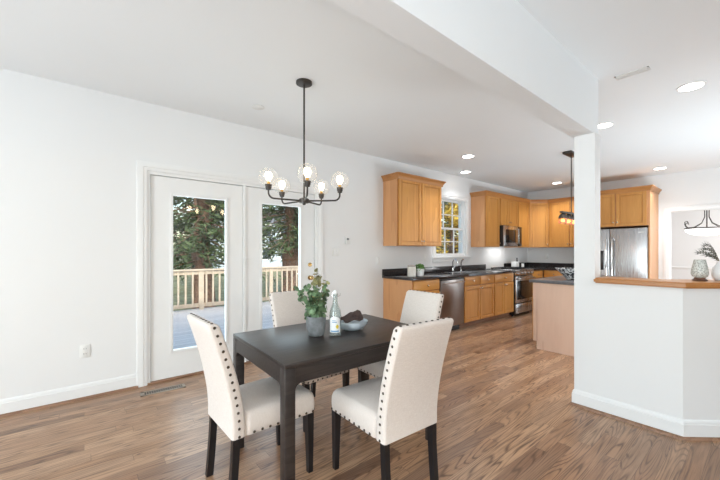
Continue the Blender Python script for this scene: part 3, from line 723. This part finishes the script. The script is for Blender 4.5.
bw = thing('serving_bowl', 'shallow pale blue bowl holding a brown napkin on the table', 'bowl', (1.440, -1.975, TH))
obj('bowl_body', MB().lathe([(.048, .001), (.053, .003), (.083, .017), (.106, .047), (.111, .064), (.108, .065), (.100, .047), (.078, .022), (.04, .010), (.001, .009)], (0, 0, 0), 36), M['bowl'], bw)
nk = MB(); n_ = 26; V = []
rr = random.Random(3)
ph = [rr.uniform(0, 6) for _ in range(6)]
for i in range(n_):
    row = []
    for j in range(n_):
        u_, v_ = (i/(n_-1)-.5), (j/(n_-1)-.5); r = math.hypot(u_, v_)
        q_n = .5/max(.5, math.hypot(u_, v_)); un, vn = u_*q_n, v_*q_n; rn = math.hypot(un, vn)
        fx = .010*math.sin(9*un+6*vn+ph[0])+.008*math.sin(17*vn-7*un+ph[1]); fz = .014*math.sin(12*un+5*vn+ph[2])+.010*math.sin(16*vn-8*un+ph[4])
        hump = .062*math.exp(-((un-.20)**2/.03+(vn-.05)**2/.06))+.022*math.exp(-((un+.25)**2+(vn+.1)**2)/.04)
        edge_z = max(0, (rn-.38)/.12)
        row.append(nk.bm.verts.new((un*.140+fx*(1-edge_z), vn*.130+fx*.6*(1-edge_z), (.072+fz*1.2+hump)*(1-edge_z)+(.060+fz*.4+hump*.5)*edge_z)))
    V.append(row)
for i in range(n_-1):
    for j in range(n_-1): nk.bm.faces.new((V[i][j], V[i+1][j], V[i+1][j+1], V[i][j+1]))
nk.xf(Matrix.Translation((0, .006, .010)) @ Matrix.Diagonal((1.16, 1.16, 1.0, 1)) @ Matrix.Rotation(R(-40), 4, 'Z'))
no = obj('napkin', nk, M['napkin'], None, 60); no.location = (1.440, -1.975, TH); tag(no, 'crumpled dark brown cloth napkin lying in the pale bowl', 'napkin')
sm = no.modifiers.new('thick', 'SOLIDIFY'); sm.thickness = .004; sm.offset = 0

# ------------------------------------------------------------------ chandelier
CHX, CHY = 1.44, -1.312
cl = thing('chandelier', 'dark bronze five-arm chandelier with clear glass globes', 'chandelier', (CHX, CHY, H))
zh = 1.722-H
obj('canopy', MB().lathe([(.068, -.001), (.068, -.018), (.055, -.024), (.010, -.028), (.008, -.04)], (0, 0, 0), 28), M['bronze'], cl)
obj('stem', MB().cyl((0, 0, -.03), (0, 0, zh+.02), .0075), M['bronze'], cl)
obj('hub', MB().lathe([(.010, zh-.035), (.014, zh-.028), (.014, zh-.022), (.040, zh-.018), (.042, zh+.015), (.03, zh+.022), (.009, zh+.028)], (0, 0, 0), 24), M['bronze'], cl)
base_a = math.atan2(-.775, -.632)+R(14)
for k in range(5):
    a = base_a+k*2*PI/5; dx, dy = math.cos(a), math.sin(a); Ra = .305
    P = [(dx*.03, dy*.03, zh)]+[(dx*(Ra-.045), dy*(Ra-.045), zh)]+[(dx*(Ra-.045+.045*math.sin(t)), dy*(Ra-.045+.045*math.sin(t)), zh+.045*(1-math.cos(t))) for t in [PI/2*q/6 for q in range(1, 7)]]+[(dx*Ra, dy*Ra, zh+.075)]
    ar = obj('arm', MB().tube(P, .0072, 10), M['bronze'], cl)
    o = (dx*Ra, dy*Ra, zh)
    obj('socket', MB().lathe([(.009, .062), (.020, .066), (.020, .078), (.024, .080), (.024, .096), (.027, .098), (.027, .108), (.012, .110)], o, 20), M['bronze'], ar)
    obj('candle_sleeve', MB().lathe([(.0125, .106), (.0125, .135), (.001, .136)], o, 16), M['sleeve'], ar)
    zc = .166; rg_ = .077
    obj('globe', MB().lathe([(rg_*math.sin(t), zc-rg_*math.cos(t)) for t in [.33+(PI-.335)*q/14 for q in range(15)]], o, 28, cap=False), M['globe'], ar)
    obj('bulb', MB().lathe([(.011, .134), (.014, .145), (.026, .168), (.028, .185), (.022, .203), (.001, .212)], o, 16), M['bulb'], ar)

# ------------------------------------------------------------------ island light, dining-room light, recessed lights
ipx, ipy = 5.521, -1.956
ip = thing('pendant_light', 'dark metal bar pendant with amber glass shades over the island', 'pendant light', (ipx, ipy, H))
obj('canopy', MB().box(-.16, .16, -.06, .06, -.035, -.001, .008), M['bronze'], ip)
zb = 1.855-H
obj('rod', MB().cyl((.01, 0, -.03), (.01, 0, zb), .007), M['bronze'], ip)
obj('bar', MB().box(-.36, .36, -.022, .022, zb-.025, zb, .004), M['bronze'], ip)
for k in range(4):
    x = -.30+k*.20
    sh = obj('shade', MB().lathe([(.030, zb-.07), (.052, zb-.085), (.058, zb-.12), (.058, zb-.17), (.056, zb-.17), (.055, zb-.12), (.03, zb-.08)], (x, 0, 0), 20, cap=False), M['amber'], ip)
    obj('shade_cap', MB().lathe([(.012, zb-.025), (.03, zb-.035), (.055, zb-.075), (.057, zb-.10), (.06, zb-.10), (.05, zb-.06)], (x, 0, 0), 20, cap=False), M['bronze'], sh)
    obj('bulb', MB().ball((x, 0, zb-.13), .022), M['bulb'], sh)
dpx, dpy, dpz = 11.15, -2.86, 1.80
dp = thing('bowl_chandelier', 'white glass bowl chandelier with dark scroll arms in the dining room', 'chandelier', (dpx, dpy, H))
zz = dpz-H; RB = .37
obj('canopy', MB().lathe([(.07, -.001), (.07, -.02), (.02, -.04)], (0, 0, 0), 20), M['bronze'], dp)
obj('stem', MB().cyl((0, 0, -.03), (0, 0, zz+.02), .012), M['bronze'], dp)
obj('glass_bowl', MB().lathe([(RB, zz+.0), (RB*.97, zz-.05), (RB*.75, zz-.11), (RB*.4, zz-.145), (.001, zz-.155)], (0, 0, 0), 32), M['bowlglow'], dp)
obj('rim_ring', MB().lathe([(RB+.012, zz), (RB+.012, zz+.03), (RB-.02, zz+.03), (RB-.02, zz)], (0, 0, 0), 32, cap=False), M['bronze'], dp)
for k in range(4):
    a = math.atan2(-.632, .775)+k*PI/2
    P = [(r_, z_) for r_, z_ in [(.10, .52), (.05, .42), (.05, .28), (.12, .14), (.30, .04), (.44, .03), (.51, .09), (.51, .16), (.46, .18), (.43, .14)]]
    obj('scroll_arm', MB().tube([(math.cos(a)*r_, math.sin(a)*r_, zz+z_) for r_, z_ in P], .009, 8), M['bronze'], dp)

spots = [((4.083, -3.378), 'recessed ceiling light over the bar, the largest in view'), ((7.719, -2.591), 'recessed ceiling light in front of the refrigerator cabinet'), ((4.578, -2.608), 'recessed ceiling light half hidden by the column top'),
         ((7.70, -.95), 'recessed ceiling light near the kitchen corner cabinets'), ((4.488, -.912), 'recessed ceiling light between tall wall cabinet and beam'), ((5.345, -.30), 'recessed ceiling light right above the kitchen sink window')]
def recessed(label):
    t = thing('recessed_light', label, 'ceiling light', (0, 0, H), 0, 'recessed ceiling lights')
    obj('trim_ring', MB().lathe([(.075, -.001), (.098, -.001), (.096, -.008), (.078, -.010)], (0, 0, 0), 28, cap=False), M['trim'], t)
    obj('lens', MB().lathe([(.080, -.002), (.080, -.0105), (.074, -.012), (.001, -.0125)], (0, 0, 0), 28), M['recess'], t)
    return t
proto = None
for (x, y), lbl in spots:
    if proto is None: proto = recessed(lbl); proto.location = (x, y, H)
    else: dup(proto, (x, y, H), 0, lbl)
    light('downlight', 'SPOT', (x, y, H-.03), (0, 0, 0), 13 if y > -.5 else 62, (.94, .97, 1), spot_size=R(120), spot_blend=.8, shadow_soft_size=.07)

# ------------------------------------------------------------------ wall and ceiling fittings
ol = thing('wall_outlet', 'white duplex outlet low on the wall beside the patio doors', 'outlet', (-.002, 0, .416))
obj('cover_plate', MB().box(-.036, .036, -.007, -.0005, -.058, .058, .003), M['plastic'], ol)
for dz in (-.022, .022):
    so = obj('socket', MB().lathe([(.0165, 0), (.0165, .003), (.001, .003)], (0, -.007, dz), 16, '-y'), M['plastic'], ol)
    obj('socket_slot', MB().box(-.009, -.006, -.011, -.0095, dz-.005, dz+.006).box(.006, .009, -.011, -.0095, dz-.005, dz+.006), M['socket'], so, 0)
def switch(label, x, z, n, cat='light switch'):
    t = thing('light_switch', label, cat, (x, 0, z)); w_ = .036+.023*(n-1)
    obj('cover_plate', MB().box(-w_, w_, -.007, -.0005, -.058, .058, .003), M['plastic'], t)
    for k in range(n): xc = (k-(n-1)/2)*.046; obj('rocker', MB().box(xc-.015, xc+.015, -.011, -.006, -.032, .032, .002), M['trim'], t)
switch('white double light switch on the wall beside the patio doors', 2.685, 1.281, 2)
switch('white single light switch above the end of the counter', 3.47, 1.14, 1)
switch('white switch plate above the counter beneath the tall wall cabinet', 4.58, 1.17, 1)
th = thing('thermostat', 'small white wall thermostat above the double switch', 'thermostat', (2.884, 0, 1.444))
obj('body', MB().box(-.035, .035, -.022, -.0005, -.05, .05, .004), M['plastic'], th); obj('display', MB().box(-.02, .02, -.0235, -.021, .005, .032), M['potgrey'], th, 0)
for (y, lab) in ((-.45, 'white outlet on the end wall near the corner over the backsplash'), (-1.03, 'white outlet on the end wall beneath the cabinets, beside the column')):
    t = thing('wall_outlet', lab, 'outlet', (XE, y, 1.16), -PI/2); obj('cover_plate', MB().box(-.036, .036, -.007, -.0005, -.058, .058, .003), M['plastic'], t); obj('socket', MB().box(-.016, .016, -.010, -.006, -.034, .034, .003), M['plastic'], t)
cp = thing('ceiling_cover', 'flat white round cover plate on the ceiling behind the chandelier', 'cover plate', (1.334, -.584, H))
obj('cover_disc', MB().lathe([(.062, -.0005), (.062, -.006), (.055, -.009), (.001, -.010)], (0, 0, 0), 28), M['plastic'], cp)
cv = thing('ceiling_vent', 'small white slotted vent in the ceiling above the half wall', 'vent', (3.416, -3.111, H), PI/2)
cv.scale = (.72, .72, 1)
v_ = MB().box(-.15, .15, -.05, -.038, -.008, -.0005).box(-.15, .15, .038, .05, -.008, -.0005).box(-.15, -.138, -.05, .05, -.008, -.0005).box(.138, .15, -.05, .05, -.008, -.0005)
for k in range(7): v_.box(-.14, .14, -.036+k*.011, -.031+k*.011, -.007, -.001)
obj('grille', v_, M['plastic'], cv, 0)
rv = thing('floor_register', 'long metal floor register in front of the patio doors', 'vent', (.565, -.240, 0), R(-3))
v_ = MB().box(-.18, .18, -.05, -.035, .0005, .006).box(-.18, .18, .035, .05, .0005, .006).box(-.18, -.155, -.05, .05, .0005, .006).box(.155, .18, -.05, .05, .0005, .006)
for k in range(17): v_.box(-.155+k*.0185, -.149+k*.0185, -.036, .036, .001, .003)
obj('grille', v_, plain('register_metal', (.42, .36, .30), .4, .6), rv, 0)
obj('duct', MB().box(-.155, .155, -.035, .035, .0003, .0012), M['black'], rv, 0)

# ------------------------------------------------------------------ things on the counters
cz = .914
cn = thing('canister', 'cream lidded canister on the end of the black counter', 'canister', (3.775, -.42, cz))
obj('jar', MB().lathe([(.058, .001), (.062, .005), (.062, .142), (.056, .147)], (0, 0, 0), 24), M['canister'], cn); obj('lid', MB().lathe([(.060, .146), (.060, .162), (.056, .166), (.001, .168)], (0, 0, 0), 24), plain('lid_grey', (.34, .30, .27), .5), cn)
hp = thing('herb_pot', 'small green plant in a white pot beside the cream canister', 'plant', (3.965, -.42, cz))
obj('pot', MB().lathe([(.050, .001), (.053, .004), (.066, .108), (.060, .110), (.056, .09)], (0, 0, 0), 24), M['white'], hp)
g = MB()
for k in range(220):
    a, r = random.uniform(0, 2*PI), random.uniform(0, .072); leafdisc(g, (r*math.cos(a), r*math.sin(a), random.uniform(.105, .185)-r*.3), (math.cos(a)+random.uniform(-1, 1), math.sin(a)+random.uniform(-1, 1), random.uniform(0, 1.5)), random.uniform(.008, .014))
obj('leaves', g, plain('herb_leaf', (.10, .22, .04), .5, vary=.5, vscale=30), hp, 0, fix=False)
uc = thing('utensil_crock', 'white square crock on the counter just past the range', 'crock', (7.42, -.20, cz))
obj('crock_body', MB().box(-.075, .075, -.055, .055, .001, .145, .01), M['white'], uc)
ob = thing('oil_bottle', 'dark bottle standing behind the white crock', 'bottle', (7.58, -.16, cz))
obj('bottle_body', MB().lathe([(.030, .001), (.032, .004), (.032, .13), (.013, .165), (.012, .20)], (0, 0, 0), 18), M['dglass'], ob); obj('bottle_cap', MB().lathe([(.014, .20), (.014, .225), (.001, .226)], (0, 0, 0), 14), M['black'], ob)
sj = thing('spice_jar', 'small white jar beside the dark bottle past the range', 'jar', (7.56, -.30, cz))
obj('jar_body', MB().lathe([(.028, .001), (.03, .004), (.03, .08), (.026, .086)], (0, 0, 0), 16), M['white'], sj); obj('lid', MB().lathe([(.029, .085), (.029, .10), (.001, .101)], (0, 0, 0), 16), M['plastic'], sj)
ib = thing('patterned_bowl', 'black and white patterned flared bowl on the island', 'bowl', (5.02, -2.14, cz))
obj('bowl_body', MB().lathe([(.06, .001), (.065, .004), (.10, .05), (.17, .12), (.20, .15), (.195, .15), (.16, .12), (.09, .05), (.001, .02)], (0, 0, 0), 32), M['pattern'], ib)
# on the ledge
lz = PZT+.0425
va = thing('glass_vase', 'mottled grey-green glass vase on a wood base on the bar ledge', 'vase', (3.462, -3.492, lz))
obj('vase_base', MB().lathe([(.042, .0005), (.044, .004), (.030, .016), (.030, .022)], (0, 0, 0), 28), wood('vase_wood', (.10, .04, .022), (.17, .075, .045), 'x', 3), va)
obj('vase_body', MB().lathe([(.030, .022), (.041, .030), (.048, .050), (.046, .075), (.036, .128), (.031, .152), (.028, .152), (.032, .13), (.042, .08), (.043, .05), (.001, .03)], (0, 0, 0), 32), M['mottled'], va)
wv = thing('white_vase', 'white vase with dark leafy sprigs on the bar ledge', 'vase', (3.575, -3.585, lz))
obj('vase_body', MB().lathe([(.026, .0005), (.030, .004), (.043, .03), (.045, .06), (.037, .095), (.019, .118), (.016, .135), (.019, .142), (.014, .140), (.011, .12), (.001, .10)], (0, 0, 0), 28), M['white'], wv)
g = MB()
for sx, sz, sf in ((-.10, .10, .02), (-.12, .055, -.02), (-.075, .13, .04), (-.10, .075, .06), (.10, .11, .0), (.13, .05, .03)):
    tip = cr*sx+cf*sf; P = [Vector((0, 0, .13))+Vector((tip.x, tip.y, 0))*(k/8)+Vector((0, 0, sz*math.sin(PI/2*1.25*k/8))) for k in range(9)]
    obj('stem', MB().tube([(0, 0, .10)]+P, .0018, 5), M['stem'], wv)
    dirv = (P[8]-P[0]).normalized()
    for k in range(2, 9):
        for s in (-1, 1):
            side = dirv.cross(Vector((0, 0, 1))).normalized()*s
            c = P[k]+side*.012; tipp = c+side*.016+dirv*.022-Vector((0, 0, .006)); wv_ = dirv.cross(side)*.0+dirv*.006
            g.quad(P[k], c-wv_+Vector((0, 0, .004)), tipp, c+wv_+Vector((0, 0, .004)))
            up = Vector((0, 0, 1))*s; c = P[k]+up*.008; tipp = c+up*.010+dirv*.022
            g.quad(P[k], c-dirv*.005, tipp, c+dirv*.007)
obj('leaves', g, M['darkleaf'], wv, 0, fix=False)

# ------------------------------------------------------------------ outdoors
DZ = -.13
struct('deck_floor', MB().box(-4, 9, .165, 5.15, DZ-.15, DZ), M['deck'], smooth=0)
struct('ground', MB().box(-40, 90, .2, 70, -1.4, -1.0), M['grass'], smooth=0)
rl = thing('deck_railing', 'beige wooden deck railing with square balusters', 'railing', (0, 5.0, DZ))
RX0, RX1 = -1.4, 9.0
obj('top_rail', MB().box(RX0, RX1, -.07, .07, .94, .98, .006), M['rail'], rl); obj('sub_rail', MB().box(RX0, RX1, -.02, .02, .85, .94), M['rail'], rl, 0); obj('bottom_rail', MB().box(RX0, RX1, -.02, .02, .06, .15), M['rail'], rl, 0)
for x in (-1.4, .4, 2.2, 4.0, 5.8, 7.6, 8.95): obj('post', MB().box(x-.045, x+.045, -.045, .045, 0, .94), M['rail'], rl, 0)
k = 0; x = RX0+.14
while x < RX1 and k < 99: obj('baluster', MB().box(x-.019, x+.019, -.05, -.02, .08, .93), M['rail'], rl, 0); x += .155; k += 1

def tree(name, label, loc, h, tr, kind, mat, z0=1.2, spread=2.6, n=70, size=.16, per=42, cat='tree'):
    t = thing(name, label, cat, loc, 0, 'trees beyond the deck'); rd = random.Random(sum(map(ord, label)))
    obj('trunk', MB().tube([(rd.uniform(-.05, .05)*k, rd.uniform(-.05, .05)*k, h*k/8) for k in range(9)], [tr*(1-.095*k) for k in range(9)], 12), M['bark'], t)
    g = MB(); br = MB()
    for b in range(n):
        f = (b+.5)/n; z = z0+(h-z0)*f; a = rd.uniform(0, 2*PI)
        L = spread*((1-f)**.7*.9+.1)*rd.uniform(.7, 1.1) if kind == 'conifer' else spread*math.sin(PI*min(1, .15+f*.85))*rd.uniform(.5, 1.1)
        dr = -.28 if kind == 'conifer' else .25
        d = Vector((math.cos(a), math.sin(a), 0)); e = d*L+Vector((0, 0, dr*L))
        br.tube([(0, 0, z), (e.x*.5, e.y*.5, z+e.z*.35), (e.x, e.y, z+e.z)], [.035, .02, .006], 5)
        for q in range(per):
            s = rd.uniform(.18, 1.05); p = Vector((0, 0, z))+e*s+Vector((rd.gauss(0, .13), rd.gauss(0, .13), rd.gauss(-.04, .10)))*(1+L*.15)
            u_ = (d*rd.uniform(.2, 1)+Vector((rd.uniform(-1, 1), rd.uniform(-1, 1), rd.uniform(-.8, .3)))).normalized()*size*rd.uniform(.6, 1.3)
            v_ = u_.cross(Vector((rd.uniform(-1, 1), rd.uniform(-1, 1), rd.uniform(-1, 1)))).normalized()*size*(.22 if kind == 'conifer' else .45)
            g.quad(p-u_, p+v_, p+u_, p-v_)
    obj('branches', br, M['bark'], t, 0); obj('foliage', g, M[mat], t, 0, fix=False)
    return t
tree('conifer_tree', 'dark conifer with thick trunk beyond the railing, seen through the fixed patio door', (3.3, 9.0, -1.0), 7.5, .42, 'conifer', 'needles', 1.9, 2.4, 120, .15, 70)
tree('conifer_tree', 'green conifer with reddish trunk seen through the patio door that has the knob', (7.75, 10.9, -1.0), 8.5, .52, 'conifer', 'needles', 2.75, 3.0, 150, .16, 80)
tree('autumn_tree', 'yellow autumn tree outside the kitchen window', (17.5, 8.6, -1.0), 5.2, .16, 'leafy', 'autumn', 1.0, 2.4, 60, .14, 36)
tree('autumn_tree', 'dark brown-leaved tree standing behind the yellow autumn tree', (21.5, 11.5, -1.0), 8, .30, 'leafy', 'needles', 1.6, 3.2, 70, .18, 36)
tree('brown_tree', 'bare brownish tree between the two conifers', (5.2, 17.5, -1.0), 7, .22, 'leafy', 'hazel', 1.6, 3.0, 60, .16, 36)
def house(label, loc, w_, d_, h, mat):
    t = thing('house', label, 'house', loc, 0)
    obj('siding', MB().box(-w_/2, w_/2, 0, d_, 0, h), M[mat], t, 0)
    obj('roof', MB().prism([(-.4, h), (d_/2, h+2.2), (d_+.4, h)], 'x', -w_/2-.4, w_/2+.4), M['roof'], t, 0)
    for k in range(4):
        for zz in (1.2, 3.9):
            x = -w_/2+w_*(k+.5)/4; f = obj('window', MB().box(x-.6, x+.6, -.06, 0, zz, zz+1.5), M['trim'], t, 0); obj('window_pane', MB().box(x-.5, x+.5, -.08, -.05, zz+.1, zz+1.4), M['hwin'], f, 0)
house('pale blue house beyond the trees, seen past the reddish trunk', (15.5, 34, -1.0), 9, 8, 5.6, 'siding')
house('white house beyond the dark conifer', (3.5, 40, -1.0), 7.5, 8, 5.4, 'siding2')
